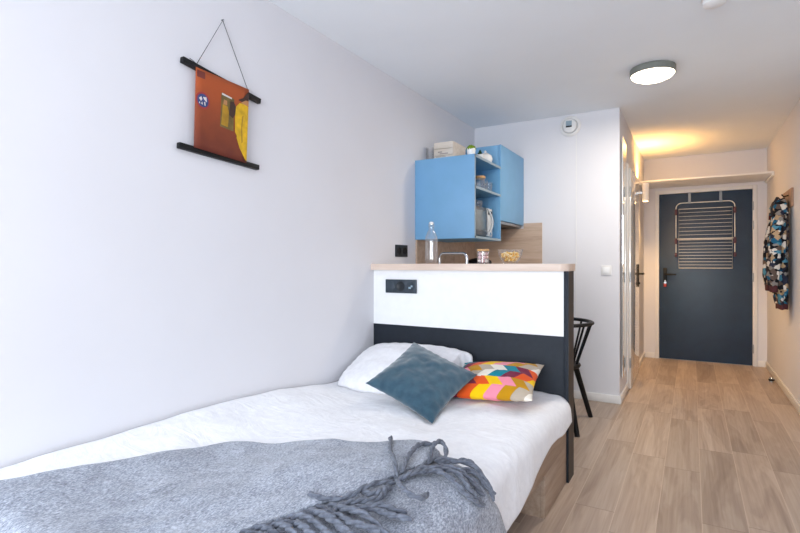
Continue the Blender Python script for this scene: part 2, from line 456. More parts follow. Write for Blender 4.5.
# ceiling lamp, detector, vent, switch
cl = thing('ceiling_lamp', 'round ceiling light with dark rim and glowing diffuser', 'ceiling light', (-.228, 3.744, ZC))
MB().lathe([(0, -.0005), (.128, -.0005), (.139, -.004), (.139, -.046), (.134, -.048), (.1325, -.03), (0, -.03)], (-.228, 3.744, ZC), 48).build('rim', M['lampring'], cl)
MB().lathe([(.131, -.032), (.131, -.048), (.122, -.06), (.09, -.075), (.045, -.082), (0, -.084)], (-.228, 3.744, ZC), 48).build('diffuser', M['lampdiff'], cl)
sd = thing('smoke_detector', 'white round smoke detector on the ceiling, cut off by the top edge of the photo', 'smoke detector', (.095, 2.9, ZC))
MB().lathe([(0, -.0005), (.056, -.0005), (.058, -.012), (.053, -.014)], (.095, 2.9, ZC), 32).build('base', M['trim'], sd)
MB().lathe([(.052, -.0145), (.05, -.034), (.036, -.042), (0, -.044)], (.095, 2.9, ZC), 32).build('cover', M['white'], sd)
vt = thing('air_vent', 'round white air vent high on the kitchen wall, near the ceiling', 'air vent', (-.924, YK, 2.28))
MB().lathe([(.09, -.0005), (.09, -.008), (.08, -.018), (.07, -.02), (.062, -.012), (.062, -.003)], (-.924, YK, 2.382), 36, axis='Y').build('outer_ring', M['trim'], vt)
MB().lathe([(0, -.03), (.045, -.03), (.056, -.026), (.058, -.016), (.05, -.004)], (-.924, YK, 2.382), 32, axis='Y').build('disc', M['trim'], vt)
MB().box(-.955, -.905, YK-.0325, YK-.0303, 2.383, 2.425, .001).build('grille', M['edge'], vt)
MB().box(-.955, -.905, YK-.0345, YK-.0303, 2.369, 2.382, .001).build('slot', M['black'], vt)
sw = thing('light_switch', 'square white light switch on the kitchen wall near the hall corner', 'light switch', (-.628, YK, 1.08))
MB().box(-.669, -.587, YK-.009, YK-.0005, 1.079, 1.161, .004).build('plate', M['trim'], sw)
MB().box(-.654, -.602, YK-.0125, YK-.0085, 1.094, 1.146, .002).build('rocker', M['white'], sw)

# sockets
so = thing('double_socket', 'black double socket on the left wall above the counter', 'socket', (XL, 3.13, 1.22))
MB().box(XL+.0005, XL+.009, 3.045, 3.215, 1.225, 1.311, .003).build('plate', M['socketdark'], so)
for y in (3.088, 3.172):
    MB().lathe([(.026, .0085), (.026, .0115), (.021, .0115), (.019, .0095), (0, .0095)], (XL, y, 1.268), 24, axis='X').build('outlet', M['black'], so)
YP = 2.77
st = thing('triple_socket', 'dark grey triple socket plate on the white half wall above the headboard', 'socket', (-1.607, YP, .98))
MB().box(-1.7215, -1.493, YP-.011, YP-.0005, .987, 1.074, .003).build('plate', M['socket'], st)
MB().lathe([(.031, -.0105), (.031, -.0135), (.028, -.0145), (0, -.0145)], (-1.68, YP, 1.031), 28, axis='Y').build('dimmer', M['socket'], st)
MB().lathe([(.031, -.0105), (.031, -.0135), (.025, -.0135), (.022, -.0112), (0, -.0112)], (-1.607, YP, 1.031), 28, axis='Y').build('outlet', M['socketdark'], st)
MB().lathe([(.031, -.0105), (.031, -.013), (.027, -.013), (0, -.0125)], (-1.534, YP, 1.031), 28, axis='Y').build('outlet', M['socket'], st)
MB().box(-1.547, -1.53, YP-.0165, YP-.0126, 1.016, 1.028, .001).box(-1.531, -1.519, YP-.016, YP-.0126, 1.026, 1.038, .001).build('contact', M['edge'], st)

# ------------------------------------------------------------------ half wall, headboard, counter
pa = thing('half_wall', 'half-height wall behind the bed, white above and charcoal headboard below', 'half wall', (-1.2, 2.83, 0))
MB().box(XL+.001, -.5965, YP, 2.893, .7815, 1.134).build('upper_panel', M['white'], pa)
MB().box(XL+.001, -.5965, YP-.0015, 2.893, 0, .78, .001).build('headboard', M['navy'], pa)
MB().box(-.596, -.571, YP-.004, 2.896, 0, 1.134, .001).build('end_panel', [M['navy']], pa)
MB().box(-.5708, -.5695, YP-.004, 2.896, 0, 1.134).build('edge_strip', M['darkedge'], pa)
ct = MB(); z0, z1 = 1.1345, 1.1745
# counter outline with one rounded front corner
def rc(x1, y0, r, n=8): return [(x1 - r + r*math.cos(a), y0 + r - r*math.sin(a)) for a in [PI/2*(1-i/n) for i in range(n+1)]]
ol = [(XL+.001, 2.925), (XL+.001, 2.735)] + rc(-.567, 2.735, .05) + [(-.567, 2.925)]
lo = ct.ring([(x, y, z0) for x, y in ol]); hi = ct.ring([(x, y, z1) for x, y in ol])
ct.bridge(lo, hi); ct.cap(hi); ct.cap(lo, flip=True)
tag(ct.build('bar_counter', M['counter'], ang=50), 'pale wood counter top lying on the half wall behind the bed', 'counter')

# ------------------------------------------------------------------ kitchen
YC0, YC1, XC = 3.341, 3.911, -1.337
oc = thing('open_wall_cabinet', 'sky blue open-shelf wall cabinet with microwave, nearer than the tall one', 'cabinet', (-1.58, 3.63, 1.358))
t = .018
MB().box(XL+.001, XC, YC0, YC0+t, 1.358, 1.959, .001).build('side_panel', M['blue'], oc)
MB().box(XL+.001, XC, YC1-t-.001, YC1-.001, 1.358, 1.959, .001).build('side_panel', M['bluein'], oc)
MB().box(XL+.001, XL+.012, YC0+t, YC1-t-.001, 1.376, 1.941).build('back_panel', M['bluein'], oc)
for nm, z in (('bottom_panel', 1.358), ('shelf', 1.717), ('top_panel', 1.941)):
    MB().box(XL+.012, XC-.001, YC0+t+.0002, YC1-t-.0012, z, z+.018).box(XC-.001, XC+.0015, YC0+.001, YC1-.002, z, z+.018, mi=1).build(nm, [M['bluein'], M['edge']], oc)
MB().box(XC, XC+.0015, YC0+.0005, YC0+t, 1.359, 1.958).build('edge_band', M['edge'], oc)
tc = thing('tall_wall_cabinet', 'taller blue wall cabinet with closed door in the kitchen corner', 'cabinet', (-1.58, 4.23, 1.525))
MB().box(XL+.001, XC-.02, YC1, YK-.001, 1.53, 2.14, .001).build('body', M['blue'], tc)
MB().box(XC-.0195, XC, YC1+.001, YK-.004, 1.527, 2.143, .0015).build('door', M['blue'], tc)
hd = thing('cooker_hood', 'slim dark cooker hood under the taller blue cabinet', 'cooker hood', (-1.6, 4.2, 1.48))
MB().box(XL+.03, XC-.03, YC1+.03, YK-.04, 1.499, 1.529, .003).build('body', M['hoodgrey'], hd)
MB().box(XC-.029, XC-.014, YC1+.03, YK-.04, 1.503, 1.526, .002).build('front_strip', M['steel'], hd)
bs = MB(); bs.box(XL+.0005, XL+.012, YC0+.01, YK-.0005, .9385, 1.3575); bs.box(XL+.0005, XL+.012, YC1+.001, YK-.0005, 1.3575, 1.498); bs.box(XL+.0125, -1.168, YK-.012, YK-.0005, .9385, 1.498)
bs.box(XC+.001, -1.168, YK-.012, YK-.0005, 1.498, 1.546)
tag(bs.build('backsplash', M['splash']), 'brown oak backsplash panel on the walls under the blue cabinets', 'backsplash')
wt = MB().box(XL+.0005, -1.2, 2.93, YK-.001, .9, .938, .003).build('kitchen_worktop', M['splash']); tag(wt, 'oak kitchen worktop along the left wall behind the half wall', 'worktop')
bc = thing('base_cabinet', 'white base cabinet under the kitchen worktop behind the half wall', 'cabinet', (-1.52, 3.75, 0))
MB().box(XL+.001, -1.24, 2.95, YK-.02, .08, .899).build('body', M['white'], bc); MB().box(XL+.001, -1.28, 2.95, YK-.02, 0, .08).build('plinth', M['black'], bc)
for y in (2.955, 3.485, 4.015): MB().box(-1.2395, -1.222, y, y+.515, .09, .89, .001).build('door', M['blue'], bc)
fa = thing('faucet', 'chrome kitchen tap with flat-topped arch behind the counter', 'tap', (-1.66, 3.4, .938))
MB().lathe([(0, 0.0005), (.027, .0005), (.027, .01), (.018, .02), (.018, .07), (.013, .08)], (-1.64, 3.4, .938), 24).build('base', M['chrome'], fa)
p = [(-1.64, 3.4, 1.01), (-1.64, 3.4, 1.215)] + [(-1.64+.035*(1-math.cos(a)), 3.4, 1.215+.035*math.sin(a)) for a in [PI/12*i for i in range(1, 7)]]
p += [(-1.455-.0, 3.4, 1.25)] + [(-1.455+.035*math.sin(a), 3.4, 1.215+.035*math.cos(a)) for a in [PI/12*i for i in range(1, 7)]] + [(-1.42, 3.4, 1.14)]
MB().tube(p, .0115, 14).build('spout', M['chrome'], fa)
MB().tube([(-1.64, 3.382, .985), (-1.64, 3.335, .995), (-1.64, 3.3, 1.01)], [.008, .007, .006], 10).build('lever', M['chrome'], fa)

# things on the bar counter
ZT = 1.175
def bottle(c):
    b = thing('glass_bottle', 'clear glass swing-top bottle standing at the left end of the counter', 'bottle', c)
    prof = [(0, .004), (.034, .004), (.04, .012), (.0415, .03), (.0415, .145), (.038, .172), (.026, .2), (.0165, .218), (.0145, .236), (.017, .24), (.017, .248), (.0135, .25)]
    inner = [(r-.0025, h) for r, h in prof[::-1] if r > .01]
    MB().lathe(prof + inner, c, 32).build('body', M['glass'], b)
    MB().lathe([(0, .247), (.0105, .247), (.011, .252), (.0135, .254), (.0135, .26), (.009, .266), (0, .268)], c, 20).build('stopper', M['porcelain'], b)
    x, y, z = c
    for s in (-1, 1):
        MB().tube([(x+s*.0175, y, z+.226), (x+s*.02, y, z+.243), (x+s*.0175, y, z+.262), (x+s*.009, y, z+.267)], .0012, 6).build('wire_clip', M['steel'], b)
    return b
bottle((-1.435, 2.855, ZT))
jx, jy = -1.078, 2.83
jr = thing('marshmallow_jar', 'small clear glass jar with wooden lid on the counter, full of pink and white marshmallows', 'jar', (jx, jy, ZT))
MB().lathe([(0, .0005), (.033, .0005), (.0355, .004), (.0355, .074), (.0335, .074), (.0335, .006), (0, .005)], (jx, jy, ZT), 32).build('body', M['glass'], jr)
MB().lathe([(0, .0745), (.0365, .0745), (.0365, .085), (.034, .087), (0, .087)], (jx, jy, ZT), 32).build('lid', M['lidwood'], jr)
kk = 0
for lay in range(3):
    for i in range(5 if lay % 2 == 0 else 4):
        a = i*2*PI/(5 if lay % 2 == 0 else 4) + lay*.7
        r = .0205
        m = MB(); m.blob((jx+r*math.cos(a), jy+r*math.sin(a), ZT+.0165+lay*.0215), .0112, (1, 1, .94), 2)
        tag(m.build('marshmallow', M['marsh'] if kk % 3 else M['marshw']), 'soft pink or white marshmallow inside the small wooden-lidded jar on the counter', 'marshmallow', 'marshmallows in the jar'); kk += 1
bx_, by_ = -.913, 2.835
bw = MB().lathe([(0, .0005), (.036, .0005), (.042, .004), (.056, .025), (.067, .052), (.0735, .083), (.071, .083), (.064, .053), (.053, .027), (.039, .008), (0, .007)], (bx_, by_, ZT), 40)
tag(bw.build('glass_bowl', M['glass']), 'clear glass bowl of yellow popcorn on the counter', 'bowl')
pc = MB()
for i in range(210):
    z = random.uniform(.016, .064)
    rmax = (.026 + (z-.01)*.62) if z < .05 else .052
    rr = rmax*math.sqrt(random.random()); a = random.uniform(0, 2*PI)
    if z > .045: z -= .25*max(0, rr-.03)
    c = (bx_+rr*math.cos(a), by_+rr*math.sin(a), ZT+z)
    for q in range(3):
        pc.blob((c[0]+random.uniform(-.004, .004), c[1]+random.uniform(-.004, .004), c[2]+random.uniform(-.003, .004)), random.uniform(.0045, .0065), sub=1, jit=.15)
tag(pc.build('popcorn', M['popcorn'], ang=80), 'yellow popcorn heaped in the clear glass bowl on the counter', 'popcorn', kind='stuff')
q = thing('cooking_pot', 'black cooking pot half hidden behind the wooden-lidded jar on the counter', 'cooking pot', (-1.54, 3.95, .9385))
MB().lathe([(0, .0005), (.09, .0005), (.1, .01), (.103, .24), (.108, .245), (.1, .247), (.096, .24), (.094, .012), (0, .008)], (-1.54, 3.95, .9385), 36).build('body', M['black'], q)
MB().lathe([(.104, .2475), (.1, .262), (.06, .28), (.02, .287), (.012, .29), (.02, .303), (.012, .31), (0, .311)], (-1.54, 3.95, .9385), 36).build('lid', M['black'], q)
for sg in (-1, 1):
    MB().tube([(-1.54+sg*.1, 3.92, 1.15), (-1.54+sg*.135, 3.925, 1.155), (-1.54+sg*.135, 3.975, 1.155), (-1.54+sg*.1, 3.98, 1.15)], .008, 8).build('handle', M['black'], q)

# things on top of the open cabinet
Z1 = 1.9595
cr = thing('wooden_crate', 'pale wooden crate with faded print on top of the blue open-shelf cabinet', 'crate', (-1.657, 3.62, Z1))
x0, x1, y0, y1 = -1.738, -1.577, 3.5, 3.75
f = MB()
for i in range(3): f.box(x0, x1, y0, y0+.01, Z1+.0005+i*.0525, Z1+.05+i*.0525, .001)
f.build('front_panel', M['crate'], cr)
f = MB()
for i in range(3): f.box(x0, x1, y1-.01, y1, Z1+.0005+i*.0525, Z1+.05+i*.0525, .001)
f.build('back_panel', M['crate'], cr)
for xx in (x0, x1-.01): MB().box(xx, xx+.01, y0+.0105, y1-.0105, Z1+.0005, Z1+.155, .001).build('side_panel', M['crate'], cr)
MB().box(x0+.0105, x1-.0105, y0+.0105, y1-.0105, Z1+.0005, Z1+.009).build('bottom_panel', M['crate'], cr)
MB().box(x0+.02, x0+.1, y0-.0008, y0-.0002, Z1+.04, Z1+.044).box(x0+.05, x0+.12, y0-.0008, y0-.0002, Z1+.062, Z1+.07).box(x0+.035, x0+.07, y0-.0008, y0-.0002, Z1+.075, Z1+.084).build('print', M['mark'], cr)
tag(MB().lathe([(0, .0005), (.026, .0005), (.03, .004), (.033, .13), (.031, .13), (.028, .007), (0, .006)], (-1.782, 3.52, Z1), 28).build('clear_vase', M['glass']), 'clear glass tumbler on the blue cabinet, between the left wall and the crate', 'glass')
def pot(c, r, h, nm, lab, cat='potted plant'):
    q = thing(nm, lab, cat, c)
    MB().lathe([(0, .0005), (r*.8, .0005), (r*.84, .004), (r, h), (r*.92, h), (r*.9, h*.86), (0, h*.86)], c, 28).build('pot', M['porcelain'], q)
    return q
c = (-1.392, 3.415, Z1); q = pot(c, .033, .055, 'potted_moss', 'round green moss plant in small white pot at the corner of the blue cabinet')
m = MB()
for i in range(70):
    a = random.uniform(0, 2*PI); e = math.acos(random.random()); rr = .029
    m.blob((c[0]+rr*math.sin(e)*math.cos(a), c[1]+rr*math.sin(e)*math.sin(a), c[2]+.05+.026*math.cos(e)), .0075, sub=1, jit=.2)
m.blob((c[0], c[1], c[2]+.052), .028, (1, 1, .85)); m.build('foliage', M['moss'], q, ang=80)
c = (-1.397, 3.6, Z1); q = pot(c, .03, .045, 'potted_plant', 'dark green leafy plant in a white pot between moss pot and teapot')
m = MB()
for i in range(34):
    a = random.uniform(0, 2*PI); l = random.uniform(.03, .06); e = random.uniform(.1, 1.0)
    b0 = Vector((c[0], c[1], c[2]+.036)); dr_ = Vector((math.cos(a)*math.sin(e)*.6, math.sin(a)*math.sin(e)*.6, math.cos(e)))
    sd_ = dr_.cross(Vector((0, 0, 1))).normalized()*.009; mid = b0+dr_*l*.6; tip = b0+dr_*l+Vector((0, 0, -.004))
    up_ = sd_.cross(dr_).normalized()*.003
    vs = m.ring([b0, mid+sd_, tip, mid-sd_, mid+up_])
    for tri in ((0, 1, 4), (1, 2, 4), (2, 3, 4), (3, 0, 4)): m.bm.faces.new([vs[k_] for k_ in tri])
m.build('foliage', M['leaf'], q)
c = (-1.42, 3.775, Z1); q = thing('teapot', 'white round porcelain teapot on the top of the blue cabinet', 'teapot', c)
MB().lathe([(0, .0005), (.032, .0005), (.05, .018), (.058, .045), (.052, .07), (.035, .084), (.028, .086), (0, .086)], c, 32).build('body', M['porcelain'], q)
MB().lathe([(.03, .0862), (.022, .094), (.008, .098), (.008, .104), (.011, .109), (.006, .114), (0, .115)], c, 24).build('lid', M['porcelain'], q)
MB().tube([(c[0]+.01, c[1]-.05, c[2]+.03), (c[0]+.012, c[1]-.075, c[2]+.042), (c[0]+.013, c[1]-.09, c[2]+.07)], [.014, .009, .006], 12).build('spout', M['porcelain'], q)
MB().tube([(c[0]-.005, c[1]+.05, c[2]+.068), (c[0]-.005, c[1]+.076, c[2]+.066), (c[0]-.005, c[1]+.08, c[2]+.045), (c[0]-.005, c[1]+.056, c[2]+.026)], .005, 10).build('handle', M['porcelain'], q)
def tumbler(c, r, h, lab):
    return tag(MB().lathe([(0, .0005), (r*.85, .0005), (r*.9, .003), (r, h), (r-.0025, h), (r*.86, .008), (0, .007)], c, 24).build('drinking_glass', M['glass']), lab, 'glass')
tumbler((-1.42, 3.897-.03, Z1), .024, .085, 'clear drinking glass beside the teapot on top of the blue cabinet')
# middle shelf
Z2 = 1.7355
c = (-1.385, 3.56, Z2); q = thing('storage_jar', 'glass storage jar with wooden lid on the middle shelf of the blue cabinet', 'jar', c)
MB().lathe([(0, .0005), (.038, .0005), (.042, .004), (.042, .08), (.04, .08), (.04, .006), (0, .005)], c, 28).build('body', M['glass'], q)
MB().lathe([(0, .0805), (.045, .0805), (.045, .097), (.042, .099), (0, .099)], c, 28).build('lid', M['lidwood'], q)
c = (-1.5, 3.47, Z2); q = thing('tall_storage_jar', 'taller wooden-lidded jar set deeper on the middle shelf of the blue cabinet', 'jar', c)
MB().lathe([(0, .0005), (.038, .0005), (.042, .004), (.042, .11), (.04, .11), (.04, .006), (0, .005)], c, 28).build('body', M['glass'], q)
MB().lathe([(0, .1105), (.045, .1105), (.045, .127), (.042, .129), (0, .129)], c, 28).build('lid', M['lidwood'], q)
tumbler((-1.4, 3.70, Z2), .03, .085, 'drinking glass on the middle blue shelf, next to the wooden-lidded jar')
tumbler((-1.4, 3.80, Z2), .03, .085, 'drinking glass on the middle blue shelf, nearest the tall cabinet')
tumbler((-1.5, 3.76, Z2), .03, .085, 'drinking glass at the back of the middle blue shelf, behind the two others')
# microwave
Z3 = 1.3765
y0, y1, xf, zt = 3.385, 3.845, -1.385, Z3+.235
q = thing('microwave', 'silver and dark microwave oven in the lowest bay of the blue cabinet', 'microwave', (-1.58, 3.62, Z3))
MB().box(-1.77, xf-.03, y0, y1, Z3+.012, zt, .004).build('body', M['mwdark'], q)
MB().box(xf-.0295, xf-.004, y0, 3.725, Z3+.012, zt, .004).box(xf-.004, xf, y0+.004, 3.72, Z3+.014, zt-.002, .002).build('door', M['mwdark'], q)
MB().box(xf, xf+.002, y0+.03, 3.69, Z3+.055, zt-.03, .001).build('window', M['mwglass'], q)
MB().box(xf-.0295, xf, 3.7265, y1, Z3+.012, zt, .004).build('control_panel', M['silver'], q)
MB().box(xf+.0001, xf+.002, 3.745, y1-.015, zt-.05, zt-.02).build('display', M['black'], q)
MB().cyl((xf, 3.79, Z3+.05), (xf+.014, 3.79, Z3+.05), .022, .02, 24).build('knob', M['chrome'], q)
MB().tube([(xf+.001, 3.712, zt-.012)] + [(xf+.012+.028*math.sin(PI*i/10), 3.71+.03*math.sin(PI*i/10), zt-.012-.205*i/10) for i in range(11)] + [(xf+.001, 3.712, zt-.218)], .0075, 10).build('handle', M['silver'], q)
for yy in (y0+.03, y1-.03):
    for xx in (-1.74, -1.44): MB().cyl((xx, yy, Z3+.0005), (xx, yy, Z3+.0125), .012, seg=12).build('foot', M['black'], q)
b_ = MB().lathe([(0, .0005), (.04, .0005), (.06, .02), (.068, .042), (.066, .042), (.057, .021), (.038, .004), (0, .003)], (-1.46, 3.52, zt), 28)
tag(b_.build('glass_dish', M['glass']), 'small glass dish on top of the microwave', 'dish')
b_ = MB().lathe([(0, .0005), (.026, .0005), (.03, .004), (.033, .05), (.031, .05), (.027, .006), (0, .005)], (-1.43, 3.65, zt), 28)
tag(b_.build('glass_cup', M['glass']), 'short glass cup on top of the microwave, right of the dish', 'glass')

# ------------------------------------------------------------------ poster on the left wall
XP = XL + .012
ps = thing('hanging_poster', 'orange poster with a figure in yellow hung between black wooden bars on the left wall', 'poster', (XL, 1.54, 1.65))
def bar(name, a, b):
    a, b = Vector((0, *a)), Vector((0, *b)); d = (b-a); ang = math.atan2(d.z, d.y)
    Mx = Matrix.Translation((XP, a.y, a.z)) @ Matrix.Rotation(ang, 4, 'X')
    MB().box(-.009, .013, 0, d.length, -.012, .012, .002, M4=Mx).build(name, M['black'], ps)
bar('top_bar', (1.318, 2.012), (1.745, 1.958)); bar('bottom_bar', (1.302, 1.657), (1.735, 1.637))
def PU(u, v, e=0):  # point on the sheet
    y = (1.374+.29*u)*v + (1.364+.285*u)*(1-v); z = (1.997-.008*u)*v + (1.66-.018*u)*(1-v)
    return (XP+.0175+e, y, z)
m = MB(); uv = m.bm.loops.layers.uv.new('UVMap'); G = [[m.bm.verts.new(PU(i/8, j/12)) for i in range(9)] for j in range(13)]
for j in range(12):
    for i in range(8):
        fc = m.bm.faces.new((G[j][i], G[j][i+1], G[j+1][i+1], G[j+1][i]))
        for lp, (a, b) in zip(fc.loops, ((i, j), (i+1, j), (i+1, j+1), (i, j+1))): lp[uv].uv = (a/8, b/12)
sheet = m.build('print_sheet', M['poster'], ps)
sm = sheet.modifiers.new('thick', 'SOLIDIFY'); sm.thickness = .0012; sm.offset = 0
pics = [('pmaroon', [(.02, .89), (.16, .89), (.16, .975), (.02, .975)]),
        ('pmirror', [(.45, .37), (.71, .36), (.71, .79), (.46, .81)]), ('pwhite', [(.47, .81), (.66, .795), (.66, .775), (.47, .785)]),
        ('pochre', [(.47, .4), (.6, .39), (.615, .58), (.58, .66), (.49, .665)]), ('pskin', [(.5, .67), (.57, .67), (.57, .73), (.51, .735)]),
        ('pdark', [(.61, .56), (.69, .53), (.74, .6), (.74, .7), (.7, .75), (.63, .74)]),
        ('pyellow', [(.995, .1), (.95, .1), (.84, .27), (.79, .3), (.74, .36), (.73, .56), (.745, .7), (.81, .765), (.9, .775), (.995, .76)]),
        ('pyellow', [(.97, .03), (.995, .03), (.995, .12), (.9, .2), (.8, .34), (.77, .3), (.84, .17)]),
        ('pochre', [(.875, .24), (.9, .26), (.88, .45), (.9, .62), (.87, .6), (.855, .42)]),
        ('pskin', [(.84, .775), (.995, .765), (.995, .83), (.92, .84)]),
        ('pdark', [(.78, .8), (.86, .79), (.93, .83), (.995, .84), (.995, .97), (.95, .93), (.88, .85)])]
for i, (mt, pl) in enumerate(pics):
    e = .0012+.00015*i; MB().poly([PU(u, v, e) for u, v in pl]).build('printed_shape', M[mt], sheet)
def disc(rad, cu, cv, e, mt, sq=1.0):
    MB().poly([PU(cu+rad*math.cos(a)/.286, cv+rad*sq*math.sin(a)/.337, e) for a in [i*PI/14 for i in range(28)]]).build('printed_badge', M[mt], sheet)
disc(.036, .132, .615, .0013, 'pred'); disc(.028, .132, .615, .0016, 'pblue')
for pl in ([(.06, .63), (.1, .66), (.12, .63), (.1, .6)], [(.13, .66), (.19, .67), (.2, .61), (.15, .63)], [(.1, .57), (.12, .6), (.13, .56)], [(.15, .6), (.17, .61), (.18, .56), (.16, .56)], [(.06, .575), (.08, .59), (.085, .56)]):
    MB().poly([PU(u, v, .002) for u, v in pl]).build('printed_badge', M['pwhite'], sheet)
MB().tube([(XP+.006, 1.385, 2.012), (XP-.004, 1.531, 2.262), (XP+.006, 1.672, 1.982)], .0016, 6).build('string', M['black'], ps)
MB().tube([(XP+.008, 1.385, 2.014), (XP+.01, 1.365, 2.022), (XP+.01, 1.35, 2.026)], .0014, 6).build('string', M['black'], ps)
tag(MB().cyl((XL+.0005, 1.531, 2.264), (XL+.014, 1.531, 2.264), .003, seg=10).build('nail', M['steel']), 'small nail in the left wall holding the poster string', 'nail')

# ------------------------------------------------------------------ chair
CX, CY = -.9, 3.79
ch = thing('spindle_chair', 'black spindle-back chair with curved rail behind the half wall', 'chair', (CX, CY, 0))
m = MB(); m.lathe([(0, .414), (.17, .414), (.196, .42), (.203, .432), (.196, .444), (.16, .446), (0, .44)], (CX, CY, 0), 40); m.build('seat', M['black'], ch)
for sx, sy, fx, fy in ((1, 1, -.672, 4.05), (1, -1, -.672, 3.535), (-1, 1, -1.128, 4.05), (-1, -1, -1.128, 3.535)):
    MB().tube([(CX+sx*.135, CY+sy*.14, .416), (fx, fy, .0005)], [.021, .0175], 14).build('leg', M['black'], ch)
RR, RZ = .275, .745
ra = [math.radians(a) for a in range(-118, 119, 6)]
MB().tube([(CX+RR*math.cos(a), CY+RR*math.sin(a), RZ) for a in ra], .0165, 12, flat=(.8, 1.15), up=(0, 0, 1)).build('top_rail', M['black'], ch)
for k in range(9):
    a = math.radians(-104 + 26*k)
    MB().tube([(CX+.175*math.cos(a*.92), CY+.175*math.sin(a*.92), .442), (CX+RR*math.cos(a), CY+RR*math.sin(a), RZ-.006)], [.008, .0075], 10).build('spindle', M['black'], ch)

# ------------------------------------------------------------------ drying rack on the entrance door
q = thing('drying_rack', 'cream wire drying rack hooked over the top of the dark entrance door', 'drying rack', (.13, 6.95, 1.12))
ya, yb = 6.952, 6.93
L_, R_ = -.168, .428
def arc(cx, cz, r, a0, a1, y, n=6): return [(cx+r*math.cos(a0+(a1-a0)*i/n), y, cz+r*math.sin(a0+(a1-a0)*i/n)) for i in range(n+1)]
MB().tube([(L_, ya, 1.29)] + arc(L_+.06, 1.85, .06, PI, PI/2, ya) + arc(R_-.06, 1.85, .06, PI/2, 0, ya) + [(R_, ya, 1.29)], .005, 10).build('outer_frame', M['rackwhite'], q)
def panel(nm, za, zb, n, y, thick):
    MB().tube([(L_+.03, y, za), (R_-.025, y, za), (R_-.025, y, zb), (L_+.03, y, zb)], .0042, 8, closed=True).build(nm, M['rackwhite'], q)
    for i in range(n):
        z = za + (zb-za)*(i+1)/(n+1)
        MB().cyl((L_+.03, y, z), (R_-.025, y, z), 0.0021, seg=8).build('wire', M['rackwhite'], q)
panel('upper_frame', 1.478, 1.835, 7, yb, 1); panel('lower_frame', 1.125, 1.462, 8, yb-.012, 1)
MB().cyl((L_, ya-.02, 1.475), (R_, ya-.02, 1.475), .005, seg=10).build('cross_bar', M['rackwhite'], q)
for x in (L_, R_):
    for z in (1.80, 1.45, 1.295): MB().box(x-.013, x+.013, yb-.02, ya+.012, z-.035, z+.035 if z > 1.3 else z+.015, .004).build('joint', M['maroon'], q)
for x in (-.026, .292):
    MB().box(x-.014, x+.014, YB-.002, YB+.0035, 1.93, DZ-.0005).box(x-.014, x+.014, 6.945, YB-.002, 1.925, 1.93).box(x-.014, x+.014, 6.943, 6.96, 1.9, 1.927, .002).build('hook_strap', M['strap'], q)

# ------------------------------------------------------------------ plaque and jacket on the right wall
q = thing('coat_rack', 'wooden wall plaque with hook on the right wall above the jacket', 'coat rack', (XR, 5.5, 1.5))
MB().box(XR-.016, XR-.0005, 5.27, 5.73, 1.66, 1.815, .003).build('board', M['plaque'], q)
MB().tube([(XR-.015, 5.41, 1.765), (XR-.05, 5.41, 1.755), (XR-.065, 5.41, 1.775)], .006, 8).build('hook', M['black'], q)
MB().tube([(XR-.015, 5.62, 1.765), (XR-.05, 5.62, 1.755), (XR-.065, 5.62, 1.775)], .006, 8).build('hook', M['black'], q)
jk = thing('patterned_jacket', 'jacket with multicoloured abstract print hanging on the right wall', 'jacket', (XR-.09, 5.410, .78))
def loft(mb, secs, seg=36, folds=0, ph=0, amp=.1, cap=True):
    rings = []
    for (cx, cy, cz, rx, ry) in secs:
        rg = []
        for k in range(seg):
            a = 2*PI*k/seg
            w_ = 1+folds*amp*math.sin(5*a+ph+cz*6)+folds*.5*amp*math.sin(9*a-cz*9)
            rg.append((min(cx+rx*math.cos(a)*w_, XR-.02), cy+ry*math.sin(a)*w_, cz+.006*folds*math.sin(4*a)))
        rings.append(mb.ring(rg))
    for i in range(len(rings)-1): mb.bridge(rings[i], rings[i+1])
    if cap: mb.cap(rings[0], flip=True); mb.cap(rings[-1])
    return mb
xb = XR-.085
loft(MB(), [(xb+.02, 5.410, .83, .042, .125), (xb+.015, 5.410, .9, .052, .14), (xb, 5.410, 1.05, .07, .16), (xb-.005, 5.410, 1.2, .078, .165), (xb, 5.410, 1.35, .074, .155), (xb+.005, 5.410, 1.5, .066, .135), (xb+.01, 5.410, 1.6, .055, .105), (xb+.015, 5.410, 1.67, .046, .07)], folds=1).build('body', M['jacket'], jk)
loft(MB(), [(xb+.022, 5.410, .785, .038, .11), (xb+.022, 5.410, .797, .04, .116), (xb+.022, 5.410, .835, .04, .12)], folds=.6).build('hem_band', M['trimred'], jk)
for sy, yy in ((-1, 5.280), (1, 5.540)):
    loft(MB(), [(xb-.053, yy+sy*.01, .99, .034, .045), (xb-.055, yy+sy*.02, 1.08, .045, .053), (xb-.048, yy+sy*.02, 1.22, .05, .056), (xb-.04, yy+sy*.02, 1.38, .05, .056), (xb-.015, yy-sy*.01, 1.52, .045, .05), (xb+.005, yy-sy*.05, 1.62, .028, .036)], 24, .8, 1.3*sy).build('sleeve', M['jacket'], jk)
    loft(MB(), [(xb-.051, yy+sy*.01, .935, .027, .036), (xb-.051, yy+sy*.01, .945, .03, .039), (xb-.052, yy+sy*.01, .99, .031, .04)], 20, .4).build('cuff', M['trimred'], jk)
loft(MB(), [(xb+.01, 5.410, 1.6, .07, .125), (xb+.005, 5.410, 1.66, .066, .1), (xb+.01, 5.410, 1.71, .055, .07), (xb+.025, 5.410, 1.73, .025, .035), (xb+.035, 5.410, 1.738, .012, .02)], 30, .8, 2).build('hood', M['jacket'], jk)
MB().tube([(xb-.05, 5.350, 1.58), (xb-.055, 5.365, 1.64), (xb-.035, 5.380, 1.7), (xb-.01, 5.400, 1.75)], .011, 10).build('collar', M['jacketdark'], jk)
